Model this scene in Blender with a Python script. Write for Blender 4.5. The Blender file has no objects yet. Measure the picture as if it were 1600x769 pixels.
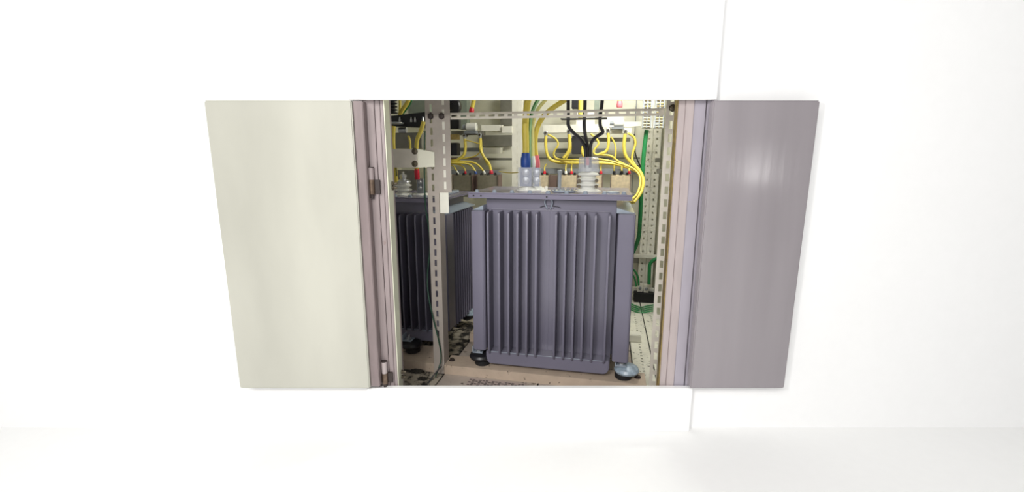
import bpy, bmesh, math, random
from mathutils import Vector, Matrix
random.seed(4)
C = bpy.context.scene.collection
S = bpy.context.scene
R = math.radians

# ---------------------------------------------------------------- camera, world, lights
F, PITCH, YAW, HC = 700.0, R(11), R(12), 0.9
cam = bpy.data.objects.new('camera', bpy.data.cameras.new('camera')); C.objects.link(cam)
cam.location = (0, 0, HC); cam.rotation_euler = (R(90) - PITCH, 0, 0)
cam.data.sensor_width = 36; cam.data.lens = 36 * F / 1600; cam.data.clip_start = .02
S.camera = cam
w = bpy.data.worlds.new('world'); S.world = w; w.use_nodes = True
w.node_tree.nodes['Background'].inputs[0].default_value = (1, 1, 1, 1)
w.node_tree.nodes['Background'].inputs[1].default_value = 0.27
S.view_settings.view_transform = 'Standard'; S.view_settings.look = 'None'
S.view_settings.exposure = 0.0; S.view_settings.gamma = 1
S.view_settings.use_curve_mapping = False

def area(name, loc, target, sx, sy, power, color=(1, 1, 1)):
    l = bpy.data.lights.new(name, 'AREA'); l.shape = 'RECTANGLE'; l.size = sx; l.size_y = sy
    l.energy = power; l.color = color
    o = bpy.data.objects.new(name, l); C.objects.link(o); o.location = loc
    o.rotation_euler = (Vector(target) - Vector(loc)).to_track_quat('-Z', 'Y').to_euler()
    return o
area('overhead_fill', (-0.9, -1.8, 2.6), (0.5, 1.5, .5), 2.6, 1.4, 112, (1, .99, .97))  # added light with no fixture: whitens the wall, shades the fins' right faces
area('hand_lamp', (-0.42, 0.1, 1.10), (0.18, 1.6, .70), .05, .05, 6.5, (1, .98, .95))
area('interior_fill', (0.62, 2.1, 1.52), (0.62, 2.6, .4), .6, .25, 14, (1, 1, .95))  # unseen fill added to brighten the back panel and rear floor
for k in range(4):
    area('streak_light', (1.44, 0.0, .80 + .05 * k), (.7, 1.34, .85), .16, .016, (.35, .16, .12, .05)[k], (1, .97, .95))  # added emitters, placed only for the streaks reflected in the right door

# ---------------------------------------------------------------- layout maths
def ray(u, v):
    dx = (u - 800) / F; dy = -(v - 384.5) / F
    return (dx, math.cos(PITCH) + dy * math.sin(PITCH), -math.sin(PITCH) + dy * math.cos(PITCH))
def aty(u, v, Y):                      # room point at depth Y
    d = ray(u, v); t = Y / d[1]
    return Vector((d[0] * t, Y, HC + d[2] * t))
O = aty(850, 586, 1.664); O.z = 0
c_, s_ = math.cos(YAW), math.sin(YAW)
def A(u, v, b):                        # cabinet-interior point (across, deep, up)
    d = ray(u, v); db = d[0] * s_ + d[1] * c_
    t = (b + O.x * s_ + O.y * c_) / db
    x, y = d[0] * t - O.x, d[1] * t - O.y
    return Vector((x * c_ - y * s_, b, HC + d[2] * t))
def W(p): p = Vector(p); return Vector((O.x + p.x * c_ + p.y * s_, O.y - p.x * s_ + p.y * c_, p.z))
def PX(b): return (O.y + b) / F        # metres per pixel, roughly

# ---------------------------------------------------------------- materials
def lin(c):
    return tuple(((x / 255) / 12.92 if x / 255 <= .04045 else ((x / 255 + .055) / 1.055) ** 2.4) for x in c) + (1,)
def mat(name, col, rough=.5, metal=0, noise=.08, scale=30, bump=0, alpha=1, spots=None, spec=.5, stretch=(1, 1, 1)):
    m = bpy.data.materials.new(name); m.use_nodes = True; nt = m.node_tree; N = nt.nodes; L = nt.links
    b = N['Principled BSDF']; b.inputs['Roughness'].default_value = rough; b.inputs['Metallic'].default_value = metal
    b.inputs['Specular IOR Level'].default_value = spec
    tc = N.new('ShaderNodeTexCoord'); mp = N.new('ShaderNodeMapping'); L.new(tc.outputs['Object'], mp.inputs[0])
    mp.inputs['Scale'].default_value = stretch
    n = N.new('ShaderNodeTexNoise'); n.inputs['Scale'].default_value = scale; n.inputs['Detail'].default_value = 5
    L.new(mp.outputs[0], n.inputs['Vector'])
    r = N.new('ShaderNodeValToRGB'); c = lin(col)
    r.color_ramp.elements[0].position = .3; r.color_ramp.elements[1].position = .7
    r.color_ramp.elements[0].color = tuple(x * (1 - noise) for x in c[:3]) + (1,)
    r.color_ramp.elements[1].color = tuple(min(1, x * (1 + noise)) for x in c[:3]) + (1,)
    L.new(n.outputs['Fac'], r.inputs[0]); out = r.outputs[0]
    if spots:
        sc, lo, hi, scol = spots
        n2 = N.new('ShaderNodeTexNoise'); n2.inputs['Scale'].default_value = sc; n2.inputs['Detail'].default_value = 8
        n2.inputs['Roughness'].default_value = .65
        L.new(tc.outputs['Object'], n2.inputs['Vector'])
        r2 = N.new('ShaderNodeValToRGB'); r2.color_ramp.elements[0].position = lo; r2.color_ramp.elements[1].position = hi
        L.new(n2.outputs['Fac'], r2.inputs[0])
        mx = N.new('ShaderNodeMix'); mx.data_type = 'RGBA'
        L.new(r2.outputs[0], mx.inputs[0]); L.new(out, mx.inputs[6]); mx.inputs[7].default_value = lin(scol); out = mx.outputs[2]
    L.new(out, b.inputs['Base Color'])
    if bump:
        bp = N.new('ShaderNodeBump'); bp.inputs['Strength'].default_value = bump; bp.inputs['Distance'].default_value = .004
        L.new(n.outputs['Fac'], bp.inputs['Height']); L.new(bp.outputs[0], b.inputs['Normal'])
    if alpha < 1:
        b.inputs['Alpha'].default_value = alpha
    return m
M = dict(
    wall=mat('white_wall_paint', (250, 250, 250), .8, noise=.01),
    floor=mat('white_floor_coating', (250, 250, 249), .7, noise=.01),
    white=mat('white_cabinet_paint', (250, 250, 250), .6, noise=.01),
    doorL=mat('cream_door_enamel', (186, 185, 174), .30, noise=.11, scale=2.4, bump=.3, spots=(90, .72, .76, (170, 168, 158)), stretch=(1.6, 1, .5)),
    doorR=mat('grey_violet_door_enamel', (150, 144, 148), .16, noise=.12, scale=2.0, bump=.5, spots=(60, .73, .77, (112, 104, 106)), stretch=(3.4, 1, .3)),
    jamb=mat('dusty_pink_jamb_paint', (152, 139, 139), .5, noise=.10, scale=14, bump=.3, spots=(24, .66, .74, (140, 120, 118)), stretch=(3, 3, .5)),
    jambR=mat('pale_pink_jamb_paint', (180, 168, 167), .5, noise=.08, scale=14, bump=.3, spots=(24, .68, .74, (178, 160, 158)), stretch=(3, 3, .5)),
    lilac=mat('lilac_trim_paint', (170, 164, 174), .45, noise=.06, scale=12, stretch=(2, 2, .5)),
    edge=mat('mauve_door_edge_paint', (134, 120, 120), .5, noise=.12, scale=14, stretch=(3, 3, .5)),
    cream=mat('cream_panel_paint', (226, 224, 206), .5, noise=.04, scale=8),
    creamin=mat('cream_jamb_inside_paint', (216, 217, 196), .5, noise=.04, scale=8),
    floorin=mat('shaded_dusty_floor_paint', (172, 160, 150), .65, noise=.12, scale=14, spots=(34, .56, .66, (46, 42, 36))),  # base tone darkened for the shadow at the front; spots are dirt
    floordirty=mat('dirty_cabinet_floor_paint', (176, 166, 150), .7, noise=.15, scale=14, spots=(26, .44, .55, (30, 27, 24))),
    floorwhite=mat('speckled_white_floor_paint', (228, 226, 212), .6, noise=.05, spots=(55, .60, .66, (90, 86, 76))),
    vent=mat('perforated_steel_paint', (168, 152, 146), .5, noise=.08),
    channel=mat('beige_channel_paint', (186, 168, 150), .6, noise=.08, scale=20, spots=(42, .62, .68, (74, 66, 58))),
    slot=mat('grey_beige_slotted_steel', (172, 163, 155), .45, noise=.05, scale=30, spots=(60, .68, .74, (120, 112, 106))),
    slotR=mat('light_beige_slotted_steel', (205, 198, 186), .45, noise=.05, scale=30, spots=(60, .68, .74, (140, 130, 120))),
    rail=mat('white_rail_paint', (232, 230, 218), .4, noise=.04),
    tank=mat('dark_grey_tank_enamel', (117, 114, 130), .28, noise=.05, scale=6, spec=.6),
    tank2=mat('slate_fin_enamel', (114, 111, 127), .4, noise=.05, scale=6, spec=.4),
    lid=mat('blue_grey_lid_enamel', (118, 114, 132), .25, noise=.05, scale=8, spec=.6),
    capg=mat('pale_blue_grey_enamel', (150, 160, 172), .25, noise=.05),
    foot=mat('pale_blue_foot_enamel', (150, 165, 178), .3, noise=.25, scale=60),
    rubber=mat('black_rubber', (22, 22, 24), .6),
    black=mat('black_plastic', (24, 24, 28), .4),
    porc=mat('white_porcelain', (232, 232, 226), .15, noise=.02),
    steel=mat('zinc_steel', (186, 188, 192), .3, metal=.7),
    darksteel=mat('tarnished_bolt_steel', (92, 84, 70), .4, metal=.6, noise=.25, scale=120),
    hinge=mat('bronze_hinge_steel', (116, 98, 84), .35, metal=.6, noise=.3, scale=60),
    hdark=mat('dark_hinge_steel', (52, 42, 40), .5),
    yellow=mat('yellow_cable_sheath', (222, 202, 88), .4, noise=.04),
    pale=mat('pale_yellow_sheath', (240, 228, 150), .4, noise=.04),
    green=mat('green_cable_sheath', (34, 128, 72), .4, noise=.08),
    mint=mat('pale_green_sheath', (158, 206, 160), .4, noise=.05),
    blackc=mat('black_cable_sheath', (38, 38, 42), .35),
    dgreen=mat('dark_green_wire', (24, 66, 48), .4),
    blue=mat('blue_sleeve', (34, 72, 150), .4), red=mat('red_sleeve', (196, 32, 52), .4),
    pinkr=mat('faded_red_tape', (222, 112, 122), .5),
    block=mat('cast_resin_block', (206, 190, 160), .6, noise=.18, scale=60),
    blockd=mat('olive_resin_block', (132, 126, 108), .6, noise=.12, scale=60),
    brown=mat('brown_bracket_paint', (120, 100, 92), .5), barg=mat('grey_bar_paint', (128, 132, 136), .45),
    brass=mat('brass', (176, 154, 100), .35, metal=.7, noise=.2, scale=80),
    greyp=mat('grey_plastic', (150, 156, 162), .4), greenp=mat('grey_green_panel', (136, 146, 134), .5),
    dgrey=mat('dark_grey_panel', (124, 122, 112), .5),
    slate=mat('slate_terminal_metal', (104, 110, 134), .4, metal=.3),
    clear=mat('clear_plastic_cover', (222, 226, 236), .08, alpha=.28, noise=0),
    dirt=mat('dark_dust_debris', (56, 52, 46), .9, noise=.5, scale=80, bump=.8),
)

# ---------------------------------------------------------------- mesh builder
class MB:
    def __init__(s): s.v = []; s.f = []
    def poly(s, vs, fs):
        n = len(s.v); s.v += [Vector(p) for p in vs]; s.f += [tuple(i + n for i in f) for f in fs]; return s
    def box(s, x0, x1, y0, y1, z0, z1):
        vs = [(x, y, z) for x in (x0, x1) for y in (y0, y1) for z in (z0, z1)]
        return s.poly(vs, [(0, 1, 3, 2), (4, 6, 7, 5), (0, 4, 5, 1), (2, 3, 7, 6), (0, 2, 6, 4), (1, 5, 7, 3)])
    def prism(s, pts, ax, t0, t1):     # pts 2-D outline in the other two axes, extruded along ax
        def P(p, t):
            return {'x': (t, p[0], p[1]), 'y': (p[0], t, p[1]), 'z': (p[0], p[1], t)}[ax]
        n = len(pts)
        return s.poly([P(p, t0) for p in pts] + [P(p, t1) for p in pts],
                      [tuple(range(n))[::-1], tuple(range(n, 2 * n))] + [(i, (i + 1) % n, (i + 1) % n + n, i + n) for i in range(n)])
    def lathe(s, p0, axis, prof, n=20):  # prof (radius, height)
        p0 = Vector(p0); ax = Vector(axis).normalized(); q = ax.to_track_quat('Z', 'X')
        vs = []
        for r, h in prof:
            for i in range(n):
                t = 2 * math.pi * i / n; vs.append(p0 + q @ Vector((r * math.cos(t), r * math.sin(t), h)))
        fs = []
        for k in range(len(prof) - 1):
            for i in range(n):
                j = (i + 1) % n; fs.append((k * n + i, k * n + j, (k + 1) * n + j, (k + 1) * n + i))
        fs.append(tuple(range(n))[::-1]); fs.append(tuple(range((len(prof) - 1) * n, len(prof) * n)))
        return s.poly(vs, fs)
    def cyl(s, p0, p1, r, n=16, r2=None):
        p0 = Vector(p0); d = Vector(p1) - p0
        return s.lathe(p0, d, [(r, 0), (r2 or r, d.length)], n)
    def tube(s, pts, r, n=10, sub=8):
        P = [Vector(p) for p in pts]; out = []
        for i in range(len(P) - 1):
            a = P[max(i - 1, 0)]; b = P[i]; c = P[i + 1]; d = P[min(i + 2, len(P) - 1)]
            for k in range(sub):
                t = k / sub
                out.append(.5 * ((2 * b) + (c - a) * t + (2 * a - 5 * b + 4 * c - d) * t * t + (3 * b - a - 3 * c + d) * t ** 3))
        out.append(P[-1]); vs = []; fs = []
        t0 = (out[1] - out[0]).normalized(); nrm = t0.orthogonal().normalized()
        for i, p in enumerate(out):
            t = (out[min(i + 1, len(out) - 1)] - out[max(i - 1, 0)]).normalized()
            nrm = (nrm - t * nrm.dot(t)).normalized(); bn = t.cross(nrm)
            for k in range(n):
                a = 2 * math.pi * k / n; vs.append(p + r * (nrm * math.cos(a) + bn * math.sin(a)))
        for i in range(len(out) - 1):
            for k in range(n):
                j = (k + 1) % n; fs.append((i * n + k, i * n + j, (i + 1) * n + j, (i + 1) * n + k))
        fs.append(tuple(range(n))[::-1]); fs.append(tuple(range((len(out) - 1) * n, len(out) * n)))
        return s.poly(vs, fs)
    def plate(s, o, e1, e2, e3, xs, ys, hole, th):   # sheet with real holes: grid cells, hole(i, j) leaves one out
        o = Vector(o); e1 = Vector(e1); e2 = Vector(e2); e3 = Vector(e3) * th
        nx, ny = len(xs), len(ys); base = len(s.v)
        for l in (0, 1):
            for y in ys:
                for x in xs: s.v.append(o + e1 * x + e2 * y + e3 * l)
        I = lambda i, j, l: base + l * nx * ny + j * nx + i
        sol = lambda i, j: 0 <= i < nx - 1 and 0 <= j < ny - 1 and not hole(i, j)
        for j in range(ny - 1):
            for i in range(nx - 1):
                if not sol(i, j): continue
                s.f.append((I(i, j, 0), I(i + 1, j, 0), I(i + 1, j + 1, 0), I(i, j + 1, 0)))
                s.f.append((I(i, j + 1, 1), I(i + 1, j + 1, 1), I(i + 1, j, 1), I(i, j, 1)))
                for di, dj, a, b in ((-1, 0, (i, j), (i, j + 1)), (1, 0, (i + 1, j), (i + 1, j + 1)), (0, -1, (i, j), (i + 1, j)), (0, 1, (i, j + 1), (i + 1, j + 1))):
                    if not sol(i + di, j + dj):
                        s.f.append((I(*a, 0), I(*b, 0), I(*b, 1), I(*a, 1)))
        return s
    def build(s, name, m, parent=None, bevel=0):
        base = BASE.get(parent.name) if parent else None
        vs = [p - base if base else p for p in s.v]
        me = bpy.data.meshes.new(name); me.from_pydata(vs, [], s.f)
        bm = bmesh.new(); bm.from_mesh(me); bmesh.ops.recalc_face_normals(bm, faces=bm.faces)
        if bevel: bmesh.ops.bevel(bm, geom=bm.edges[:], offset=bevel, segments=2, affect='EDGES', clamp_overlap=True)
        bm.to_mesh(me); bm.free()
        me.shade_smooth(); me.set_sharp_from_angle(angle=R(32))
        me.materials.append(M[m])
        o = bpy.data.objects.new(name, me); C.objects.link(o)
        if parent: o.parent = parent; BASE[o.name] = base
        return o
BASE = {}
def thing(name, label, cat, base=(0, 0, 0), group=None, room=False):
    """Empty at the thing's base; inside things live in the cabinet's own axes (turned 12 degrees)."""
    o = bpy.data.objects.new(name, None); C.objects.link(o); o.empty_display_size = .05
    BASE[o.name] = Vector(base)
    if room: o.location = base
    else: o.location = W(base); o.rotation_euler.z = -YAW
    o['label'] = label; o['category'] = cat
    if group: o['group'] = group
    return o
def solo(mb, name, label, cat, m, base, group=None, bevel=0):
    """A thing that is one mesh."""
    r = MB(); r.v = [p - Vector(base) for p in mb.v]; r.f = mb.f
    o = r.build(name, m, None, bevel); o.location = W(base); o.rotation_euler.z = -YAW
    o['label'] = label; o['category'] = cat
    if group: o['group'] = group
    return o

# ---------------------------------------------------------------- the setting
o = MB().box(-4, 4.5, -3.2, 4.5, -.05, 0).build('floor', 'floor'); o['kind'] = 'structure'
wl = MB()
xs = [-4, aty(566, 157, 1.385).x, aty(1116, 157, 1.385).x, 4.5]; zs = [0, 1.5, 3.2]
wl.plate((0, 1.385, 0), (1, 0, 0), (0, 0, 1), (0, 1, 0), xs, zs, lambda i, j: i == 1 and j == 0, .03)
o = wl.build('wall_back', 'wall'); o['kind'] = 'structure'

# ---------------------------------------------------------------- the cabinet
cab = thing('electrical_cabinet', 'open walk-up electrical cabinet with cream and grey doors folded back around two transformers', 'cabinet', (.09, 1.38, 0), room=True)
zt = HC + 1.38 * math.tan(R(7.003)); zk = HC - 1.36 * math.tan(R(28.63))
def X(u, v, Y): return aty(u, v, Y).x
jt = 157
# front frame
MB().box(X(545, jt, 1.37), X(1118, jt, 1.37), 1.36, 1.38, zt, 1.62).build('header_panel', 'white', cab, .002)
MB().box(X(545, jt, 1.37), X(1118, jt, 1.37), 1.36, 1.38, 0, zk).build('kick_plate', 'white', cab, .002)
x0, x1, x2 = X(567, jt, 1.385), X(584, jt, 1.385), X(600, jt, 1.385)
jl = MB().box(x0, x1, 1.382, 1.47, .005, 1.60).box(x1 + .001, x2 - .014, 1.386, 1.47, .005, 1.60).box(x2 - .012, x2 - .003, 1.383, 1.47, .005, 1.60)
jl.build('door_jamb', 'jamb', cab, .0015)['label'] = 'dusty pink left door jamb'
MB().box(x2 - .0025, x2, 1.384, 1.440, .005, 1.60).build('jamb_lining', 'creamin', cab)['label'] = 'cream inner face of the left jamb'
y0, y1, y2, y3, y4 = [X(u, jt, 1.385) for u in (1061, 1085, 1103.5, 1105.5, 1115)]
jr = MB().box(y0, y0 + .02, 1.384, 1.42, .005, 1.60).box(y0 + .0205, y1, 1.381, 1.42, .005, 1.60)
jr.build('door_jamb', 'jambR', cab, .0015)['label'] = 'pale pink right door jamb'
MB().box(y1 + .0005, y2, 1.383, 1.49, .005, 1.60).box(y3, y4, 1.381, 1.49, .005, 1.60).build('jamb_trim', 'lilac', cab, .0015)['label'] = 'lilac outer strip of the right jamb'
MB().box(y2, y3, 1.392, 1.46, .005, 1.60).build('door_seal', 'hdark', cab)
MB().box(y0 - .003, y0 - .0005, 1.388, 1.41, .005, 1.6).build('jamb_lining', 'brass', cab)['label'] = 'yellowed seal strip inside the right jamb'
# doors, folded back flat, free edges beyond the photographed crop
zd0, zd1 = HC - 1.335 * math.tan(R(28.63)), HC + 1.335 * math.tan(R(7.003))
xl0, xl1 = X(318, jt, 1.335), X(548.5, jt, 1.335)
dl = MB().box(xl0, xl1, 1.335, 1.362, zd0, zd1).build('door', 'doorL', cab, .003); dl['label'] = 'cream left door folded back'
BASE[dl.name] = BASE[cab.name]
xe = X(567, jt, 1.350)
MB().box(xl1 + .0005, xe, 1.345, 1.378, zd0, zd1).build('door_edge', 'edge', dl, .002)
xr0, xr1 = X(1115.5, jt, 1.335), X(1282, jt, 1.335)
dr = MB().box(xr0, xr1, 1.335, 1.362, zd0, zd1).build('door', 'doorR', cab, .003); dr['label'] = 'glossy grey-violet right door folded back'
# hinges on the left jamb
for (u, v0, v1, v2, white) in ((580, 262, 281, 310, 0), (601, 565, 583, 604, 1)):
    p = aty(u, v1, 1.372); q0 = aty(u, v0, 1.372); q1 = aty(u, v2, 1.372)
    h = MB().cyl((p.x, 1.372, q1.z + .012), (p.x, 1.372, p.z), .0095).build('hinge', 'hinge', cab)
    BASE[h.name] = BASE[cab.name]
    MB().cyl((p.x, 1.372, p.z + .0005), (p.x, 1.372, q0.z), .009).build('hinge_barrel', 'jambR' if white else 'jamb', h)
    MB().cyl((p.x, 1.372, q0.z), (p.x, 1.372, q0.z + .002), .0097).build('hinge_cap', 'hdark', h)
    MB().box(p.x + .009, p.x + .024, 1.374, 1.3815, q1.z + .014, p.z).build('hinge_leaf', 'hdark', h)
    MB().cyl((p.x, 1.372, q1.z), (p.x, 1.372, q1.z + .012), .006).build('hinge_pin', 'hdark', h)
for (u, v) in ((603, 287), (604, 294), (628, 582), (628, 590)):
    p = aty(u, v, 1.42); xx = x2
    b = MB().lathe((xx, 1.425, p.z), (1, 0, 0), [(.007, 0), (.007, .005), (.004, .006), (.004, .016)], 8)
    b.build('jamb_bolt', 'darksteel', cab)

# cabinet shell, in interior axes: build points through W
def shell(name, pts_boxes, m, label=None, bevel=0):
    mb = MB()
    for bx in pts_boxes: mb.box(*bx)
    mb.v = [W(p) for p in mb.v]
    o = mb.build(name, m, cab, bevel)
    if label: o['label'] = label
    return o
LW, RW, BW = -1.22, .535, 1.34
shell('back_panel', [(LW, RW + .1, BW, BW + .02, 0.004, 1.6)], 'cream')
shell('side_panel', [(LW - .02, LW, .02, BW, .004, 1.6)], 'cream')
shell('side_panel', [(RW, RW + .02, -.07, BW, .004, 1.6)], 'cream')
shell('roof_panel', [(LW, RW, .1, BW, 1.6, 1.62)], 'cream')
mb = MB().box(LW, RW, -.14, BW, .001, .003); mb.v = [W(p) for p in mb.v]; mb.build('joint_dark_sheet', 'black', cab)  # black sheet added so the gaps between boards look dark
# floor boards running back, with dark joints between them
x = LW; k = 0
for wd in (.30, .30, .20, .40, .38, .09, .10):
    x1b = min(x + wd - .006, RW - .002)
    lb = 'dusty bare floor board'
    mb = MB()
    if k >= 5:
        ysb = [-.13]; t = .16
        while t < BW - .03: ysb += [t, t + .010]; t += .032
        ysb.append(BW); cx = (x1b - x) / 2
        mb.plate((x, 0, .004), (1, 0, 0), (0, 1, 0), (0, 0, 1), [0, cx - .005, cx + .005, x1b - x], ysb, lambda i, j: i == 1 and j % 2 == 1, .006)
    else:
        mb.box(x, x1b, -.20 if x < 0 else -.14, BW, .004, .010)
    mb.v = [W(p) for p in mb.v]
    mb.build('floor_board', 'floordirty' if k < 3 else ('floorin' if k < 5 else 'floorwhite'), cab)
    x += wd; k += 1
# perforated vent plates in front of the base channel
for (u0, u1) in ((733, 822), (862, 965)):
    a0 = A(u0, 600, -.03).x; a1 = A(u1, 600, -.03).x
    nx = int((a1 - a0) / .0135); xs = [0]; ys = [0]
    for i in range(nx): xs += [.0016 + i * .0135, .0130 + i * .0135]
    xs += [nx * .0135 + .004]
    for i in range(8): ys += [.0014 + i * .0105, .0102 + i * .0105]
    ys += [.09]
    mb = MB().plate((a0, -.105, .0105), (1, 0, 0), (0, 1, 0), (0, 0, 1), xs, ys, lambda i, j: i % 2 == 1 and j % 2 == 1 and (i // 2 + 2 * (j // 2)) % 4 != 0, .0015)
    mb.v = [W(p) for p in mb.v]; mb.build('vent_grille', 'vent', cab)
    mb = MB().box(a0 + .001, a1 - .004, -.103, -.016, .0100, .0104); mb.v = [W(p) for p in mb.v]
    mb.build('vent_dark_sheet', 'black', cab)  # black sheet painting the darkness below the grille holes

# ---------------------------------------------------------------- base channels
def channel(a0, a1, b0, b1, z0, z1, label, bolts=()):
    t = thing('base_channel', label, 'steel channel', ((a0 + a1) / 2, b0, z0), group=None)
    th = .004
    MB().box(a0, a1, b0, b0 + th, z0, z1).box(a0, a1, b0 + th, b1, z1 - th, z1).box(a0, a1, b1 - th, b1, z0, z1 - th).build('channel_section', 'channel', t)
    for (a, b) in bolts:
        MB().lathe((a, b, z1), (0, 0, 1), [(.013, 0), (.013, .002), (.009, .002), (.009, .009), (.007, .010)], 10).build('bolt', 'hdark', t)
    return t
channel(-.425, .395, 0, .10, .0102, .05, 'beige channel beam under the front of the large transformer', [(-.405, .05), (.365, .055)])
channel(-.42, .30, .35, .45, .0102, .05, 'beige channel beam under the rear of the large transformer')
channel(-1.15, -.465, .005, .17, .0102, .05, 'beige channel beam under the smaller rear-left transformer')
def FL(u, v, z=.0102):
    d = ray(u, v); t = (z - HC) / d[2]; x, y = d[0] * t - O.x, d[1] * t - O.y
    return Vector((x * c_ - y * s_, x * s_ + y * c_, z))
g0, g1 = FL(986, 535), FL(1001.5, 535)
solo(MB().box(g0.x - .02, g1.x, g0.y, g0.y + .05, .0102, .05), 'spacer_block', 'cream spacer block on the floor right of the large transformer', 'spacer block', 'rail', (g0.x, g0.y, .0102), bevel=.004)

# ---------------------------------------------------------------- transformers
def transformer(label, a0, a1, bf, zl, zft, zfb, finsa, depth, sidefins, feet, cat='transformer'):
    """a0..a1 overall width, bf fin front plane, zl lid underside."""
    t = thing('transformer', label, cat, ((a0 + a1) / 2, bf + .1, .0725))
    ta0, ta1 = a0 + .045, a1 - .068
    tk = MB()
    tb = bf + .072
    # tank with a rounded lower belly and a centre weld seam
    tk.box(ta0, ta1, tb, tb + depth, zfb - .055, zl)
    tk.box((ta0 + ta1) / 2 - .0015, (ta0 + ta1) / 2 + .0015, tb - .0015, tb + .001, zfb - .055, zft + .01)
    tank = tk.build('tank', 'tank', t, .0)
    lo = zfb - .055
    sk = []; k0, k1, kz, kt, kr = ta0 + .006, ta1 - .004, lo + .003, zfb + .004, .022
    for i in range(7):
        an = math.pi * (1 + i / 12); sk.append((k0 + kr + kr * math.cos(an), kz + kr + kr * math.sin(an)))
    for i in range(7):
        an = math.pi * (1.5 + i / 12); sk.append((k1 - kr + kr * math.cos(an), kz + kr + kr * math.sin(an)))
    sk += [(k1, kt), (k0, kt)]
    MB().prism(sk, 'y', bf + .018, tb).build('tank_skirt', 'tank', t, .003)
    # weld bead above and below the fins
    MB().cyl((ta0 + .02, tb, zft + .004), (ta1 - .02, tb, zft + .004), .0025, 8).build('weld_bead', 'tank', t)
    MB().cyl((ta0 + .02, bf + .018, zfb + .002), (ta1 - .02, bf + .018, zfb + .002), .0012, 8).build('weld_bead', 'capg', t)
    for a in finsa:
        MB().prism([(tb, zft), (bf + .010, zft), (bf + .003, zft - .004), (bf, zft - .014), (bf, zfb + .022), (bf + .003, zfb + .008), (bf + .014, zfb - .006), (bf + .017, zfb + .005), (tb, zfb + .005)], 'x', a - .0038, a + .0038).build('cooling_fin', 'tank2', t, .0014)
    # corner panels closing the front bank
    for (p0, p1) in ((a0, ta0 + .010), (ta1 + .004, a1)):
        prof = [(p0 + .003, bf + .002), (p0 + .008, bf - .001), (p1 - .006, bf - .001), (p1, bf + .006), (p1, tb + .02), (p0, tb + .02)]
        MB().prism(prof, 'z', zfb + .012, zft + .004).build('corner_panel', 'tank2', t, .002)
        q0, q1 = (p0 + .002, ta0) if p0 == a0 else (ta1, p1 - .002)
        s1, s2 = (zft + .004, zft + .022) if p0 == a0 else (zft + .022, zft + .004)
        MB().prism([(q0, zft + .0045), (q1, zft + .0045), (q1, s2 + .002), (q0, s1 + .002)], 'y', tb - .05, tb + depth).build('oil_header', 'capg', t, .001)  # paler enamel paints in the light on the sloped top
    for i in range(sidefins):
        b = tb + .026 + i * .034
        for (p0, p1) in ((a0, ta0), (ta1, a1)):
            MB().prism([(p0 + .004, b - .0035), (p1 - .004, b - .0035), (p1, b), (p1 - .004, b + .0035), (p0 + .004, b + .0035), (p0, b)], 'z', zfb, zft).build('side_fin', 'tank2', t)
    # lid: flanged plate with bolts, corner holes
    l0, l1 = a0 - .018, a1 - .014
    ld = MB().box(l0, l1, tb - .040, tb + depth + .03, zl, zl + .004).box(l0, l1, tb - .040, tb - .035, zl - .012, zl)
    ld.box(l0, l1, tb - .040, tb + depth + .03, zl + .005, zl + .0095)
    lid = ld.build('lid', 'lid', t); zt_ = zl + .0095
    for i in range(9):
        a = l0 + .03 + i * (l1 - l0 - .06) / 8
        MB().lathe((a, tb - .018, zt_), (0, 0, 1), [(.010, 0), (.010, .0025), (.0075, .003), (.0075, .009), (.004, .0105)], 8).build('lid_bolt', 'capg', t)
    for a in (l0 + .022, l0 + .052, (l0 + l1) / 2 - .002):
        MB().lathe((a, tb - .0400, zl - .003), (0, -1, 0), [(.0035, 0), (.0035, .0012)], 10).build('rivet', 'black', t)
    # hook on the neck
    ac = (ta0 + ta1) / 2 - .002
    hk = MB()
    for sx in (-1, 1):
        hk.tube([(ac + sx * .004, tb - .026, zl - .014), (ac + sx * .012, tb - .022, zl - .016), (ac + sx * .014, tb - .016, zl - .03), (ac + sx * .006, tb - .006, zft + .01)], .0024, 8, 6)
    hk.build('lifting_hook', 'capg', t)
    MB().box(ac - .014, ac + .018, tb - .006, tb - .0005, zft + .012, zl - .014).build('hook_plate', 'tank2', t, .001)
    MB().tube([(ac - .035, tb - .003, zft + .016), (ac - .01, tb - .006, zft + .022), (ac + .03, tb - .006, zft + .02), (ac + .045, tb - .003, zft + .015)], .0012, 6, 6).build('hook_wire', 'black', t)
    # feet: flared steel cup bolted to a corner bracket, on a rubber pad
    for (a, bb, m) in feet:
        f = MB().lathe((a + (.012 if m == 'foot' else -.006), bb, .0735), (0, 0, 1), [(.036, 0), (.046, .004), (.049, .012), (.044, .022), (.028, .031), (.012, .034)], 24).build('foot', m, t)
        BASE[f.name] = BASE[t.name]
        MB().lathe((a, bb, .0502), (0, 0, 1), [(.030, 0), (.033, .003), (.033, .018), (.029, .0230)], 24).build('rubber_pad', 'rubber', f)
        MB().box(a - .034, a + .008, bb - .030, bb + .01, .108, .112).box(a - .034, a - .030, bb - .030, bb + .01, .112, .136).build('foot_bracket', 'capg', f)
        MB().cyl((a - .010, bb - .012, .1122), (a - .010, bb - .012, .134), .006, 8).lathe((a - .010, bb - .012, .1122), (0, 0, 1), [(.012, 0), (.012, .008), (.008, .009)], 6).build('foot_bolt', 'steel', f)
    return t, tb, zt_
fa = [A(u, 440, 0).x for u in (762.5, 779.5, 794, 808, 822.5, 837, 867, 881.8, 896.5, 911.5, 927.5, 948.5)]
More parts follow.
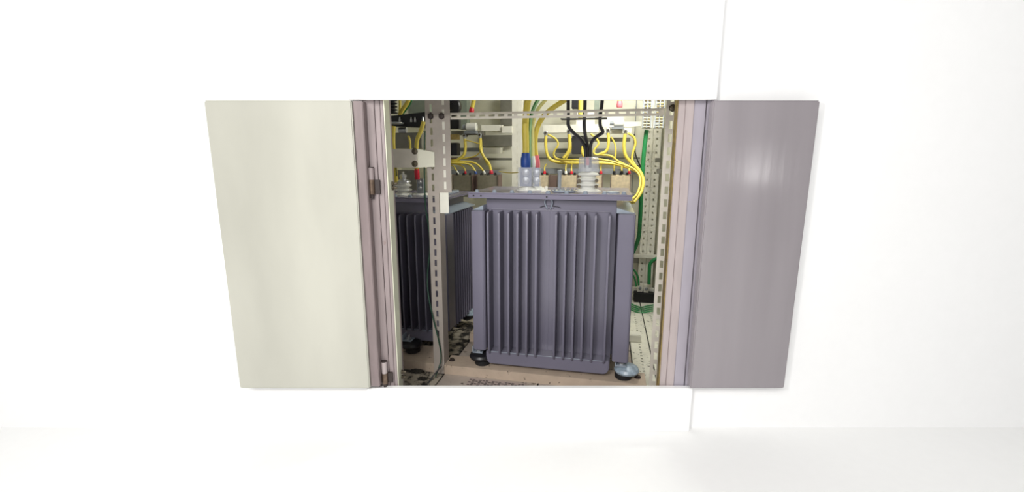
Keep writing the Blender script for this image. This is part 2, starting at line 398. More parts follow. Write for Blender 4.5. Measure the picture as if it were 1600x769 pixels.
T1, tb1, z1 = transformer('large dark grey finned oil transformer in the centre of the open cabinet', A(737, 440, 0).x, A(988.5, 440, 0).x, 0.0, .762, .700, .120, fa, .34, 9, [(A(754, 566, .05).x, .05, 'black'), (A(974, 580, .045).x, .045, 'foot'), (-.24, .38, 'foot'), (.25, .38, 'foot')])
fb = [A(u, 430, .18).x for u in (628, 639.5, 651.5, 663)]; st = .037
fb = [fb[0] - st * i for i in range(5, 0, -1)] + fb + [fb[-1] + st]
T2, tb2, z2 = transformer('second dark grey finned transformer partly hidden behind the left jamb and slotted post', -1.10, -.462, .18, .722, .655, .112, fb, .38, 10, [(A(645, 546, .10).x, .10, 'black'), (-1.0, .10, 'foot'), (-.50, .56, 'foot'), (-1.0, .56, 'foot')])

def rings(p, r, n, pitch, rc):
    prof = [(rc, 0)]
    for i in range(n):
        z = i * pitch; prof += [(r * .92, z + .001), (r, z + pitch * .25), (r * .96, z + pitch * .45), (rc, z + pitch * .62), (rc, z + pitch * .98)]
    return MB().lathe(p, (0, 0, 1), prof, 28)
# low-voltage terminal, blue and red sleeved cables
def lv(t, u0, u1, v0, v1, b, red=False):
    p0 = A(u0, v1, b); p1 = A(u1, v0, b); zb = p0.z
    tm = MB().box(p0.x + .004, p1.x - .004, b, b + .012, zb, p1.z).build('terminal_plate', 'slate', t, .001)
    BASE[tm.name] = BASE[t.name]
    for k in (.30, .72):
        MB().lathe(((p0.x + p1.x) / 2, b, zb + (p1.z - zb) * k), (0, -1, 0), [(.015, 0), (.015, .003), (.011, .004), (.011, .011), (.006, .012)], 16).build('terminal_bolt', 'steel', tm)
    MB().box(p0.x, p1.x, b - .022, b - .0215, zb, p1.z).box(p1.x - .0005, p1.x, b - .0215, b + .03, zb, p1.z).box(p0.x, p0.x + .0005, b - .0215, b + .03, zb, p1.z).build('terminal_cover', 'clear', tm)
lv(T1, 811, 832, 261.5, 291, .17)
lv(T1, 833, 844, 262, 291, .20)
p = A(827, 299, .19)
for (du, r_) in ((0, .046), (14, .040)):
    q = A(824 + du, 297, .19 + du * .002)
    MB().lathe((q.x, q.y, z1 + .0002), (0, 0, 1), [(r_, 0), (r_, .004), (r_ * .86, .006), (r_ * .84, .011), (r_ * .6, .012), (r_ * .58, .016)], 28).build('terminal_base', 'porc', T1)
# high-voltage bushing under a clear cover
q = A(918.5, 297, .19)
bs = rings((q.x, q.y, z1 + .0002), .044, 3, .021, .031).build('bushing', 'porc', T1); BASE[bs.name] = BASE[T1.name]
MB().lathe((q.x, q.y, z1 + .0635), (0, 0, 1), [(.040, 0), (.043, .004), (.038, .010), (.028, .013), (.012, .015), (.012, .05)], 24).build('bushing_cap', 'porc', bs)
MB().lathe((q.x, q.y, z1 + .080), (0, 0, 1), [(.041, 0), (.040, .05), (.034, .056), (.033, .0565), (.0395, .0495), (.0405, 0)], 28).build('bushing_cover', 'clear', bs)
for s in (-1, 1):
    for k in (.022, .044):
        MB().cyl((q.x + s * .034, q.y - .034, z1 + k), (q.x + s * .034, q.y - .026, z1 + k), .007, 10).build('cover_clip', 'darksteel', bs)
MB().lathe((q.x, q.y, z1 + .0001), (0, 0, 1), [(.054, 0), (.054, .003), (.046, .005)], 28).build('bushing_flange', 'porc', T1)
# thermometer pocket, hand-hole cover, oil gauge on the lid
q = A(874, 298, .20)
MB().cyl((q.x, q.y, z1), (q.x, q.y, z1 + .072), .0075).lathe((q.x, q.y, z1 + .072), (0, 0, 1), [(.010, 0), (.010, .010), (.006, .013)], 12).build('thermometer_tube', 'greyp', T1)
q = A(881, 300, .13)
hh = MB().lathe((q.x, q.y, z1 + .0002), (0, 0, 1), [(.036, 0), (.040, .002), (.040, .006), (.034, .008)], 28); 
for p in hh.v: p.x = q.x + (p.x - q.x) * 1.15
hh.build('hand_hole_cover', 'capg', T1)
for i in range(5):
    MB().cyl((q.x - .034 + i * .017, q.y - .02, z1 + .008), (q.x - .034 + i * .017, q.y - .02, z1 + .017), .0045, 8).build('cover_bolt', 'steel', T1)
q = A(853, 300, .12)
MB().box(q.x - .018, q.x + .016, q.y, q.y + .03, z1, z1 + .006).box(q.x - .004, q.x + .006, q.y, q.y + .008, z1 + .006, z1 + .022).build('gauge_bracket', 'rail', T1, .001)
q = A(957, 299, .12)
MB().lathe((q.x, q.y, z1), (0, 0, 1), [(.026, 0), (.026, .004), (.012, .007)], 20).build('filler_plug', 'capg', T1)

# bushings of the second transformer
q = A(631, 303, .33)
bs = rings((q.x, q.y, z2 + .0002), .040, 3, .020, .028).build('bushing', 'porc', T2); BASE[bs.name] = BASE[T2.name]
MB().lathe((q.x, q.y, z2 + .0605), (0, 0, 1), [(.036, 0), (.034, .006), (.020, .012), (.014, .014), (.014, .02), (.017, .022), (.017, .035), (.006, .037), (.006, .05)], 18).build('bushing_stud', 'steel', bs)
MB().lathe((q.x, q.y, z2 + .0001), (0, 0, 1), [(.05, 0), (.05, .003), (.04, .006)], 28).build('bushing_flange', 'porc', T2)
q0 = A(652, 302, .33); q1 = A(661, 279, .33)
tm = MB().box(q0.x, q1.x, .33, .345, z2 + .010, q1.z).build('terminal_plate', 'greyp', T2, .001); BASE[tm.name] = BASE[T2.name]
for k in (.035, .062):
    MB().lathe(((q0.x + q1.x) / 2, .33, z2 + k), (0, -1, 0), [(.010, 0), (.010, .003), (.007, .009)], 12).build('terminal_bolt', 'steel', tm)
MB().lathe((q0.x + .01, .345, z2 + .0002), (0, 0, 1), [(.042, 0), (.042, .004), (.034, .006), (.034, .010)], 24).build('terminal_base', 'porc', T2)
q = A(712, 322, .5)
MB().box(q.x - .035, q.x - .0, .30, .56, z2 + .0002, z2 + .012).build('lid_bracket', 'capg', T2, .002)

# ---------------------------------------------------------------- slotted steel
def slotted(name, label, o, e1, e2, e3, width, length, pitch, sl, sw, m, start=.02, flange=.03, fsign=1, group=None, skip=()):
    """Angle section: slotted face along e2 plus a plain flange folded back along e3."""
    t = thing(name, label, 'slotted steel', o, group)
    o = Vector(o); E1, E2, E3 = Vector(e1), Vector(e2), Vector(e3)
    ys = [0]; y = start
    while y + sl < length - .004: ys += [y, y + sl]; y += pitch
    ys.append(length)
    ch = .0022; c0 = (width - sw) / 2
    xs = [0, c0, c0 + sw, width]
    mb = MB().plate(o, E1, E2, E3, xs, ys, lambda i, j: i == 1 and j % 2 == 1 and (j // 2) not in skip, .0022)
    mb.build('slotted_face', m, t)
    if flange:
        fo = o + (E1 * (width - .0022) if fsign > 0 else Vector()) + E3 * .0022
        pts = [fo, fo + E1 * .0022, fo + E1 * .0022 + E3 * flange, fo + E3 * flange]
        MB().poly(pts + [p + E2 * length for p in pts], [(3, 2, 1, 0), (4, 5, 6, 7), (0, 1, 5, 4), (1, 2, 6, 5), (2, 3, 7, 6), (3, 0, 4, 7)]).build('side_flange', m, t)
    return t
X3, Y3, Z3 = (1, 0, 0), (0, 1, 0), (0, 0, 1)
pA0 = A(663.5, 160, 0).x; pA1 = A(681.5, 160, 0).x
pitch = A(675, 335, 0).z - A(675, 351.8, 0).z
PA = slotted('slotted_upright', 'full-height slotted steel post between the two transformers', (pA0, 0, .0102), X3, Z3, Y3, pA1 - pA0, 1.56, pitch, pitch * .62, .0095, 'slot', start=.165, flange=.055)
zB = A(695, 301, -.004).z; pB1 = A(702, 160, -.004).x
pitB = A(690, 200, 0).z - A(690, 219, 0).z
PB = slotted('slotted_upright', 'short slotted splice plate ending above the large transformer lid, left side', (pA1 + .001, -.003, zB), X3, Z3, Y3, pB1 - pA1 - .001, 1.56 - zB, pitB, pitB * .66, .0105, 'slot', start=.012, flange=0)
for (t, u) in ((PA, 672.5), (PB, 690)):
    q = A(u, 181.5, -.003)
    MB().lathe((q.x, -.0005 if t is PA else -.0032, q.z), (0, -1, 0), [(.013, 0), (.013, .002), (.010, .002), (.010, .008), (.007, .009)], 6).build('bolt', 'hdark', t)
q0 = A(689, 333, .0); q1 = A(700.5, 302, .0)
solo(MB().box(pA1 + .0025, q1.x, -.0005, .0015, q0.z, 1.55), 'cover_strip', 'plain cream strip behind the splice plate, its bare end showing below it', 'cover strip', 'rail', (q0.x, .0, q0.z))
r0 = A(1041.5, 160, -.03).x; r1 = A(1059, 160, -.03).x
pitR = A(1045, 247, 0).z - A(1045, 267, 0).z
PR = slotted('slotted_upright', 'light beige slotted post just inside the right jamb', (r0, -.03, .0102), X3, Z3, Y3, r1 - r0, 1.56, pitR, pitR * .60, .0115, 'slotR', start=.03, flange=.05)
q = A(1051, 169, -.03)
MB().lathe((q.x, -.0303, q.z), (0, -1, 0), [(.013, 0), (.013, .002), (.010, .002), (.010, .008), (.007, .009)], 6).build('bolt', 'darksteel', PR)
# cross bar between the posts
h0 = A(702, 187, 0); h1 = A(702, 176.5, 0)
hz = h0.z; hw = h1.z - h0.z
CB = slotted('slotted_crossbar', 'horizontal slotted bar spanning the opening above the transformer terminals', (pB1 + .001, .0, hz), Z3, X3, Y3, hw, r0 - pB1 - .003, .036, .023, .0075, 'slotR', start=.004, flange=.02)
q0 = A(876, 184, .03); q1 = A(949, 180, .03)
solo(MB().box(q0.x, q1.x, .024, .07, hz - .004, hz - .0005), 'cable_clamp', 'black flat cable clamp under the slotted crossbar holding the black cables', 'cable clamp', 'black', (q0.x, .04, hz))
# plates bridging jamb and post at left
e0 = A(606, 233, -.02); e1_ = A(652.5, 262, -.02)
t = thing('bracket_plate', 'cream steel plate with two bolts beside the left jamb', 'bracket', (e0.x, -.02, e1_.z))
MB().box(e0.x - .03, e1_.x, -.02, -.017, e1_.z, e0.z).build('plate', 'slotR', t, .001)
for v in (236.5, 256):
    q = A(648, v, -.02)
    MB().lathe((q.x, -.02, q.z), (0, -1, 0), [(.0125, 0), (.012, .002), (.008, .005), (.003, .0065)], 16).build('bolt', 'darksteel', t)
e2 = A(651, 233, .0); e3 = A(680, 262, .0)
mb = MB().poly([(e2.x, -.016, e3.z), (e3.x, -.005, e3.z + .003), (e3.x, -.005, e2.z - .012), (e2.x, -.016, e2.z + .002), (e2.x, -.013, e3.z), (e3.x, -.002, e3.z + .003), (e3.x, -.002, e2.z - .012), (e2.x, -.013, e2.z + .002)],
   [(0, 1, 2, 3), (7, 6, 5, 4), (0, 4, 5, 1), (1, 5, 6, 2), (2, 6, 7, 3), (3, 7, 4, 0)])
solo(mb, 'bracket_plate', 'cream bent tab joining the bolted plate to the slotted post', 'bracket', 'cream', (e2.x, -.01, e3.z))

# ---------------------------------------------------------------- back of the cabinet
BB = 1.0
def backup(u0, u1, vtop, b, m, label, name='back_upright', pitch=.03, z0=.0102, z1=1.58, hole=.012, hs=.006, flange=.03):
    a0 = A(u0, vtop, b).x; a1 = A(u1, vtop, b).x
    return slotted(name, label, (a0, b, z0), X3, Z3, Y3, a1 - a0, z1 - z0, pitch, hole, hs, m, start=.02, flange=flange)
backup(800, 815.5, 250, BB, 'rail', 'white slotted upright at the back behind the blue-sleeved cable', pitch=.042, hole=.020, hs=.0055)
backup(1001.5, 1012.5, 350, 1.26, 'rail', 'white punched back upright nearest the green cable', pitch=.041, hole=.011, hs=.010)
backup(1013, 1024.5, 350, 1.26, 'rail', 'white punched back upright in the right rear corner', pitch=.041, hole=.011, hs=.010)
def bar(u0, v0, u1, v1, b, th, m, name, label, cat, bevel=.001, group=None):
    p = A(u0, v1, b); q = A(u1, v0, b); p.z = max(p.z, .0105)
    return solo(MB().box(p.x, q.x, b, b + th, p.z, q.z), name, label, cat, m, ((p.x + q.x) / 2, b, p.z), group, bevel)
bar(988, 157, 994, 300, 1.28, .02, 'barg', 'back_strut', 'narrow grey vertical strut on the back wall left of the green cable', 'strut')
bar(782, 150, 800, 196, 1.26, .05, 'dgrey', 'back_box', 'dark grey box in place of a shaded recess left of the white back upright', 'box')  # dark paint on a solid box stands for the recess's shade
bar(716, 150, 729, 202, 1.1, .06, 'greenp', 'back_box', 'tall narrow grey-green panel box right of the slotted splice plate', 'box')
bar(638, 150, 664, 178, .8, .1, 'greenp', 'back_box', 'grey-green box above the black switch bar', 'box')
bar(928, 150, 937, 178, 1.1, .06, 'greenp', 'back_box', 'small grey-green box behind the black cables', 'box')
bar(893, 155, 905, 170, 1.1, .06, 'black', 'back_box', 'small black box behind the leftmost black cable', 'box', .004)
bar(753, 231, 782, 240, 1.2, .06, 'rail', 'back_ledge', 'short pale ledge on the back wall above the left resin blocks', 'ledge')
bar(706, 231, 752, 237, 1.15, .06, 'barg', 'back_ledge', 'dark grey ledge behind the two left yellow leads', 'ledge')
bar(868, 232, 888, 239, 1.15, .06, 'barg', 'back_ledge', 'dark grey ledge behind the looped yellow leads', 'ledge')
bar(931, 232, 950, 239, 1.15, .06, 'barg', 'back_ledge', 'dark grey ledge behind the right looped yellow leads', 'ledge')
bar(838, 215, 985, 222, 1.18, .05, 'dgrey', 'back_ledge', 'long taupe shelf line on the back wall behind the yellow leads', 'ledge')
bar(893, 212, 912, 241, 1.0, .06, 'black', 'relay_block', 'black relay block with a blue tint behind the black cables', 'relay', .003)
bar(701, 223, 714, 243, .9, .06, 'black', 'relay_block', 'black relay block beside the splice plate at left', 'relay', .003)
bar(752, 211, 800, 229, 1.3, .02, 'dgrey', 'back_plate', 'taupe plate on the back wall above the left resin blocks', 'plate')
bar(985, 258, 1001, 262, 1.25, .02, 'dgrey', 'back_plate', 'thin taupe plate edge left of the green cable', 'plate')
# upper mounting rails carrying the terminals
bar(752, 195, 785, 205, BB, .03, 'rail', 'mounting_rail', 'white rail stub right of the left fuse holder', 'rail')
bar(784, 197, 800, 208, BB - .01, .02, 'rail', 'mounting_rail', 'white slotted rail tab against the back upright', 'rail')
bar(848, 194, 936, 208, BB + .01, .03, 'rail', 'mounting_rail', 'long white mounting rail behind the black cables', 'rail')
bar(941, 200, 987, 209, BB, .03, 'rail', 'mounting_rail', 'white mounting rail under the right fuse holder', 'rail')
bar(975, 190, 1008, 198, BB + .03, .02, 'rail', 'mounting_rail', 'white rail arm reaching the right rear clamps', 'rail')
bar(705, 204, 755, 211, BB, .05, 'dgrey', 'mounting_rail', 'dark base rail under the left fuse holder', 'rail')
bar(936, 178, 975, 200, BB + .06, .01, 'rail', 'mounting_rail', 'cream square plate behind the right fuse holder', 'rail')
bar(900, 172, 930, 200, BB + .05, .01, 'rail', 'mounting_rail', 'cream drilled plate between the black cables', 'rail')
def lying_cyl(u0, u1, v, r, b, m, name, label, cat):
    p = A(u0, v, b); q = A(u1, v, b)
    t = thing(name, label, cat, ((p.x + q.x) / 2, b, p.z - r))
    w_ = q.x - p.x
    MB().lathe((p.x, b, p.z), (1, 0, 0), [(r * .8, 0), (r, .004), (r, w_ - .004), (r * .8, w_)], 20).build('fuse_body', m, t)
    MB().lathe((p.x - .022, b, p.z), (1, 0, 0), [(r * .6, 0), (r * .65, .0218)], 16).build('end_cap', 'greyp', t)
    MB().box(p.x - .01, q.x, b - r, b + r, p.z - r - .016, p.z - r - .001).build('holder_base', 'barg', t, .001)
lying_cyl(729, 745, 198.5, .024, BB - .03, 'porc', 'fuse_holder', 'pale grey cylindrical fuse holder right of the splice plate', 'fuse holder')
lying_cyl(959, 975, 192.5, .018, BB - .03, 'porc', 'fuse_holder', 'pale grey cylindrical fuse holder below the crossbar at right', 'fuse holder')
# current transformer ring (black disc)
q = A(709, 167, .75)
t = thing('current_transformer', 'round black current transformer right of the splice plate', 'current transformer', (q.x, .75, q.z - .04))
MB().lathe((q.x - .005, .75, q.z), (0, -1, 0), [(.050, 0), (.052, .006), (.052, .03), (.046, .036), (.022, .036), (.020, .03)], 28).build('ring_body', 'black', t)
MB().box(q.x - .045, q.x + .03, .74, .78, q.z - .115, q.z - .053).build('mounting_base', 'black', t, .003)
# black ribbed insulator and switch bar at upper left
q = A(614, 178, .34)
t = thing('ribbed_insulator', 'black ribbed post insulator at the top left inside the jamb', 'insulator', (q.x, .34, q.z))
rings((q.x, .34, q.z - .0), .022, 6, .014, .012).build('insulator_body', 'black', t)
sb0 = A(609, 198, .26); sb1 = A(664, 176, .26)
t = thing('switch_bar', 'black disconnect switch bar behind the left jamb and post', 'switch', (sb0.x, .26, sb0.z))
mb = MB().prism([(sb0.x - .08, A(609, 195, .26).z), (A(664, 199, .26).x, A(664, 199, .26).z), (A(664, 176, .26).x, A(664, 175, .26).z), (A(611, 183, .26).x, A(611, 181, .26).z), (sb0.x - .08, A(609, 182, .26).z)], 'y', .26, .33)
mb.build('switch_body', 'black', t, .003)
q = A(619, 194, .23)
d = MB().lathe((q.x, .23, q.z), (0, 0, 1), [(.030, 0), (.034, .002), (.034, .006), (.028, .008)], 28); d.build('contact_disc', 'steel', t)
for u in (625, 643, 649, 661):
    q = A(u, 187, .258); MB().lathe((q.x, .256, q.z - .010), (0, 0, 1), [(.006, 0), (.005, .012), (.0015, .022)], 8).build('contact_pin', 'steel', t)
q0 = A(622, 199, .30); q1 = A(634, 206, .30)
MB().cyl((q0.x, .31, q0.z - .012), (q1.x, .31, q0.z - .012), .012).build('switch_shaft', 'steel', t)
bar(612, 207, 658, 232, .55, .05, 'dgrey', 'terminal_box', 'dark taupe terminal box behind the thick left yellow cables', 'terminal box')
bar(609, 266, 650, 300, .72, .03, 'dgrey', 'back_plate', 'taupe plate behind the left bushing', 'plate')

bar(702, 210, 716, 218, .93, .03, 'brass', 'contact_strip', 'brown-brass contact strip between the splice plate and the first yellow lead', 'contact strip')
bar(703, 246, 748, 249.5, 1.02, .03, 'brown', 'cross_strip', 'thin brown strip behind the arching yellow wires', 'strip')
bar(756, 247, 800, 250.5, 1.25, .02, 'dgrey', 'back_ledge', 'thin taupe line low on the back wall above the olive blocks', 'ledge')
bar(838, 246, 1000, 248.5, 1.2, .02, 'dgrey', 'back_ledge', 'thin taupe line on the back wall behind the looped bundle', 'ledge')
bar(1024, 247, 1032, 254, 1.1, .02, 'dgrey', 'cable_tie_mount', 'upper small grey tie mount beside the right slotted post', 'tie mount')
bar(1026, 264, 1034, 271, 1.1, .02, 'dgrey', 'cable_tie_mount', 'lower small grey tie mount beside the right slotted post', 'tie mount')
# terminal studs on the rails
LUG = []
for (u, v, l) in ((726.5, 212, 'terminal stud at the top of the first left yellow lead'), (750.5, 211, 'terminal stud at the top of the second left yellow lead'),
               (853, 208, 'terminal stud at the top of the thick yellow lead beside the pale cables'), (889, 205, 'terminal stud above the straight yellow lead by the long rail'),
               (950, 203.5, 'terminal stud above the straight yellow lead below the right fuse holder'), (977.5, 204.5, 'terminal stud above the rightmost yellow leads')):
    q = A(u, v, BB - .02)
    t = thing('terminal_stud', 'small metal ' + l, 'terminal', (q.x, q.y, q.z))
    MB().cyl((q.x, q.y + .04, q.z), (q.x, q.y - .02, q.z), .006, 10).build('stud', 'darksteel', t)
    MB().lathe((q.x, q.y - .006, q.z), (0, -1, 0), [(.013, 0), (.013, .008), (.009, .010)], 6).build('nut', 'steel', t)
    MB().cyl((q.x, q.y - .004, q.z - .008), (q.x, q.y - .004, q.z - .026), .0085, 12).build('cable_lug', 'steel', t)

# resin blocks row
bar(703, 266, 781, 272.5, .99, .03, 'barg', 'terminal_strip', 'grey terminal strip above the two olive resin blocks', 'terminal strip')
bar(840, 264, 1001, 271.5, .99, .03, 'barg', 'terminal_strip', 'long grey terminal strip above the beige resin blocks', 'terminal strip')
bl = [(708, 738, 'blockd', 'olive resin block nearest the splice plate'), (746, 778, 'blockd', 'olive resin block right of its twin, below the left yellow leads'),
      (842, 858, 'block', 'beige resin block just right of the blue-sleeved terminal'), (876, 902, 'block', 'beige resin block between the thermometer tube and the bushing'),
      (906, 941, 'block', 'beige resin block directly behind the clear-covered bushing'), (954, 985, 'block', 'rightmost beige resin block beside the bent yellow bundle')]
for i, (u0, u1, m, l) in enumerate(bl):
    p = A(u0, 298, .88); q = A(u1, 274, .88)
    t = thing('resin_block', l, 'resin block', ((p.x + q.x) / 2, .88, p.z), 'cast resin blocks along the back shelf')
    MB().box(p.x, q.x, .88, .96, p.z, q.z).build('block_body', m, t, .003)
    MB().box(p.x - .003, p.x - .0003, .875, .965, p.z, q.z + .003).box(q.x + .0003, q.x + .003, .875, .965, p.z, q.z + .003).build('side_bracket', 'brown', t)
    n = 3 if q.x - p.x > .09 else 2
    for k in range(n):
        a = p.x + (q.x - p.x) * (k + .5) / n
        MB().lathe((a, .90, q.z + .0003), (0, 0, 1), [(.009, 0), (.009, .004), (.006, .005), (.006, .013)], 8).build('terminal_screw', 'black', t)
for (u0, u1, l) in ((739, 745, 'brown vertical frame piece between the two olive blocks'), (859, 870, 'grey-brown frame piece left of the thermometer tube')):
    bar(u0, 274, u1, 298, .89, .05, 'brown', 'frame_piece', l, 'frame')
p = A(700, 299, .87); q = A(990, 299, .87)
solo(MB().box(p.x - .02, q.x + .03, .86, .98, p.z - .03, A(708, 298, .88).z - .0005), 'back_shelf', 'dark shelf rail carrying the row of resin blocks', 'shelf', 'dgrey', ((p.x + q.x) / 2, .87, p.z - .03))

# brass terminal stacks, top right
for (u0, u1, l) in ((1003, 1020, 'left brass-barred terminal stack under the crossbar in the top right corner'), (1022, 1040, 'right brass-barred terminal stack touching the slotted post in the top right corner')):
    p = A(u0, 200, .9); q = A(u1, 150, .9)
    t = thing('terminal_stack', l, 'terminal block', ((p.x + q.x) / 2, .9, p.z))
    MB().box(p.x, q.x, .92, .95, p.z, q.z + .1).build('stack_base', 'rail', t)
    z = p.z + .006
    while z < q.z + .09:
        MB().cyl((p.x + .003, .908, z), (q.x - .003, .908, z), .0042, 8).build('brass_bar', 'brass', t); z += .015
    for a in (p.x + .004, (p.x + q.x) / 2, q.x - .004):
        MB().box(a - .003, a + .003, .898, .92, p.z, q.z + .09).build('divider', 'greyp', t)
def clamp(u0, u1, v0, v1, b, l):
    p = A(u0, v1, b); q = A(u1, v0, b)
    t = thing('rail_clamp', l, 'clamp', ((p.x + q.x) / 2, b, p.z))
    MB().box(p.x, q.x, b, b + .03, p.z, q.z).build('clamp_body', 'rail', t, .002)
    MB().lathe(((p.x + q.x) / 2, b, (p.z + q.z) / 2), (0, -1, 0), [(.010, 0), (.010, .003), (.006, .006)], 12).build('clamp_screw', 'greyp', t)
clamp(1009, 1019.5, 189, 201, .92, 'white rail clamp at the top of the green cable')
clamp(1020.5, 1031, 188, 200.5, .91, 'white rail clamp right of the one holding the green cable')
clamp(995.5, 1004.5, 444.5, 456, 1.2, 'small white floor clamp at the foot of the left rear upright')
clamp(1005.5, 1014, 445.5, 457.5, 1.2, 'small white floor clamp at the foot of the right rear upright')
bar(990, 461, 1023, 478, 1.16, .08, 'rubber', 'cable_tray', 'dark low cable tray at the foot of the back wall', 'tray', .003)
bar(985, 451, 1023, 456, 1.235, .02, 'rail', 'cross_strip', 'white cross strip at the foot of the rear uprights', 'strip')
bar(990, 399, 1028, 403, 1.235, .015, 'rail', 'cross_strip', 'thin white cross strip above the lower green cables', 'strip')
bar(990, 403, 1028, 411, 1.30, .01, 'dgrey', 'cross_strip', 'taupe recessed strip below the thin white cross strip', 'strip')

# ---------------------------------------------------------------- cables
def cable(label, pts, px, m, ends=(), name='cable', cat='cable'):
    P = [A(*p) for p in pts]; r = px / 2 * PX(sum(p[2] for p in pts) / len(pts)) * 1.03
    base = min(P, key=lambda p: p.z).copy()
    t = thing(name, label, cat, base)
    MB().tube(P, r, 12).build('cable_sheath', m, t)
    for (p0, p1, k, mm) in ends:
        q0, q1 = A(*p0), A(*p1); rr = r * k; d = q1 - q0; L_ = d.length
        MB().lathe(q0, d, [(rr * .8, 0), (rr * .86, L_ * .25), (rr, L_ * .38), (rr, L_ * .85), (rr * .9, L_)], 18).build('cable_sleeve', mm, t)
    return t
b1 = .18
cable('thick yellow cable with a blue sleeve on the front left terminal', [(838, 120, b1), (829, 142, b1), (823.5, 165, b1), (821, 195, b1), (821.5, 225, b1), (821.5, 250, b1)], 10, 'yellow', [((821.5, 239, b1), (821.5, 262, b1), 1.55, 'blue')])
cable('slim pale green cable right of the blue-sleeved cable', [(868, 120, .21), (846, 150, .21), (834, 172, .21), (828.5, 200, .21), (828.5, 262, .21)], 3.4, 'mint')
cable('slim dark green cable edging the blue-sleeved cable', [(862, 120, .215), (842, 150, .215), (830, 175, .215), (825.8, 200, .215), (826, 262, .215)], 2.2, 'green')
cable('pale yellow cable with a white sleeve next to the pale green cable', [(884, 120, .23), (858, 150, .23), (840, 172, .23), (833, 195, .23), (832.5, 225, .23), (833, 255, .23)], 5, 'pale', [((833, 244, .225), (833, 262, .225), 1.5, 'porc')])
cable('thick yellow cable with a red sleeve curving in from the upper right', [(930, 128, .26), (885, 155, .26), (856, 175, .26), (841, 196, .26), (836, 222, .26), (838, 250, .26)], 7.5, 'yellow', [((838.5, 243, .25), (839.5, 262, .25), 1.15, 'pinkr')])
cable('leftmost black cable bending right into the clear bushing cover', [(888, 120, .06), (888, 160, .06), (888, 184, .06), (888.5, 197, .08), (896, 207, .12), (908, 218, .17), (914, 232, .19), (915.5, 262, .19)], 5, 'blackc')
cable('middle black cable dropping straight into the clear bushing cover', [(914, 120, .06), (914, 160, .06), (913, 190, .08), (914, 208, .13), (917.5, 225, .19), (918.5, 240, .2), (919, 262, .2)], 5, 'blackc', [((919, 246, .185), (919.5, 258, .185), 1.6, 'pinkr')])
cable('rightmost black cable sweeping left into the clear bushing cover', [(943, 120, .06), (941, 157, .06), (938, 182, .07), (938, 196, .09), (942, 206, .11), (936, 211, .13), (927, 218, .16), (922.5, 230, .18), (922, 262, .18)], 5, 'blackc')
cable('yellow cable dropping between the two left black cables above the crossbar', [(907.5, 120, .8), (907.5, 150, .8), (907, 176, .8), (907, 184, .8)], 7, 'yellow')
cable('short yellow lead with a red end above the crossbar at right', [(968, 120, .9), (968, 145, .9), (968, 160, .9)], 6, 'yellow', [((968, 158, .9), (968, 168, .9), 1.4, 'pinkr')])
cable('short yellow lead with a dark red end above the left fuse holder', [(748, 120, .9), (742, 150, .9), (737, 172, .9)], 6, 'yellow', [((737.5, 168, .9), (736.5, 177, .9), 1.3, 'red')])
K = BB - .03
# bundle right
cable('thick yellow lead from the stud beside the pale cables running right along the bundle', [(853, 212, K), (853, 232, K), (858, 247, K), (872, 253.5, K), (905, 255, .93), (945, 255, .93), (972, 259, .93), (996, 269, .93), (1003.5, 284, .91), (999, 302, .84), (987, 317, .79)], 4.6, 'yellow')
cable('thin looped yellow lead curling down from the stud beside the pale cables', [(856, 210, K), (868, 217, K), (872, 226, K), (866, 237, K), (866, 244, K), (874, 249, K), (900, 250, .89), (935, 249, .89), (962, 254, .88), (990, 264, .86), (1000.5, 280, .83), (996, 302, .78), (984, 314, .73)], 3, 'yellow')
cable('straight yellow lead hanging from the long white rail', [(889, 210, K), (889.5, 230, K), (886, 240, K), (880, 247, K)], 4.4, 'yellow')
cable('thin brownish-yellow lead beside the straight lead of the long rail', [(891, 213, K + .02), (892, 232, K + .02), (888, 242, K + .02), (884, 249, K + .02)], 2.2, 'yellow')
cable('short yellow lead hanging behind the leftmost black cable', [(911, 228, .95), (910, 238, .95), (914, 246, .95)], 4.5, 'yellow')
cable('thin yellow lead snaking right of the black cables', [(923, 209, K), (932, 217, K), (935, 225, K), (928, 235, K), (930, 241, K), (942, 242, K), (955, 244, K), (966, 252, K), (984, 261, .92)], 3, 'yellow')
cable('straight yellow lead from the stud below the right fuse holder', [(950.5, 208, K), (950.5, 228, K), (946, 237, K), (936, 241, K)], 4.2, 'yellow')
cable('thin yellow-brown lead dropping right of the straight lead by the right fuse holder', [(955, 214, K + .02), (961, 226, K + .02), (962, 240, K + .02), (960, 250, K + .02)], 2.4, 'yellow')
cable('thick yellow lead from the rightmost stud sweeping into the bundle', [(977, 209, K), (975, 228, K), (978, 244, K), (988, 256, K), (999, 267, .90), (1005, 282, .87), (1001.5, 300, .805), (990, 316, .755)], 5, 'yellow')
cable('thin yellow lead curling from the rightmost stud', [(981, 208, K), (990, 214, K), (993, 224, K), (989, 238, K), (988, 250, K), (995, 262, .955), (1001, 272, .955)], 3.4, 'yellow')
cable('thin black wire hanging beside the curled rightmost yellow lead', [(991, 210, 1.05), (992, 235, 1.05), (996, 250, 1.05), (1002, 262, 1.05)], 2, 'blackc', name='wire', cat='wire')
for i, (u, m, l) in enumerate(((851, 'red', 'first drop right of the blue-sleeved terminal'), (884, 'porc', 'drop just right of the thermometer tube'), (893, 'red', 'drop left of the bushing'),
                            (939, 'red', 'drop right of the bushing'), (959.5, 'black', 'left drop onto the rightmost block'), (971.5, 'black', 'middle drop onto the rightmost block'), (983, 'red', 'right drop onto the rightmost block'))):
    cable('short yellow-brown wire with a %s ferrule, %s' % ({'red': 'red', 'porc': 'white', 'black': 'black'}[m], l), [(u + (3 if i == 0 else 1), 256, .91), (u, 261, .91), (u, 269, .90)], 2.2, 'yellow', [((u, 267, .90), (u, 272, .90), 2, m)], name='wire', cat='wire')
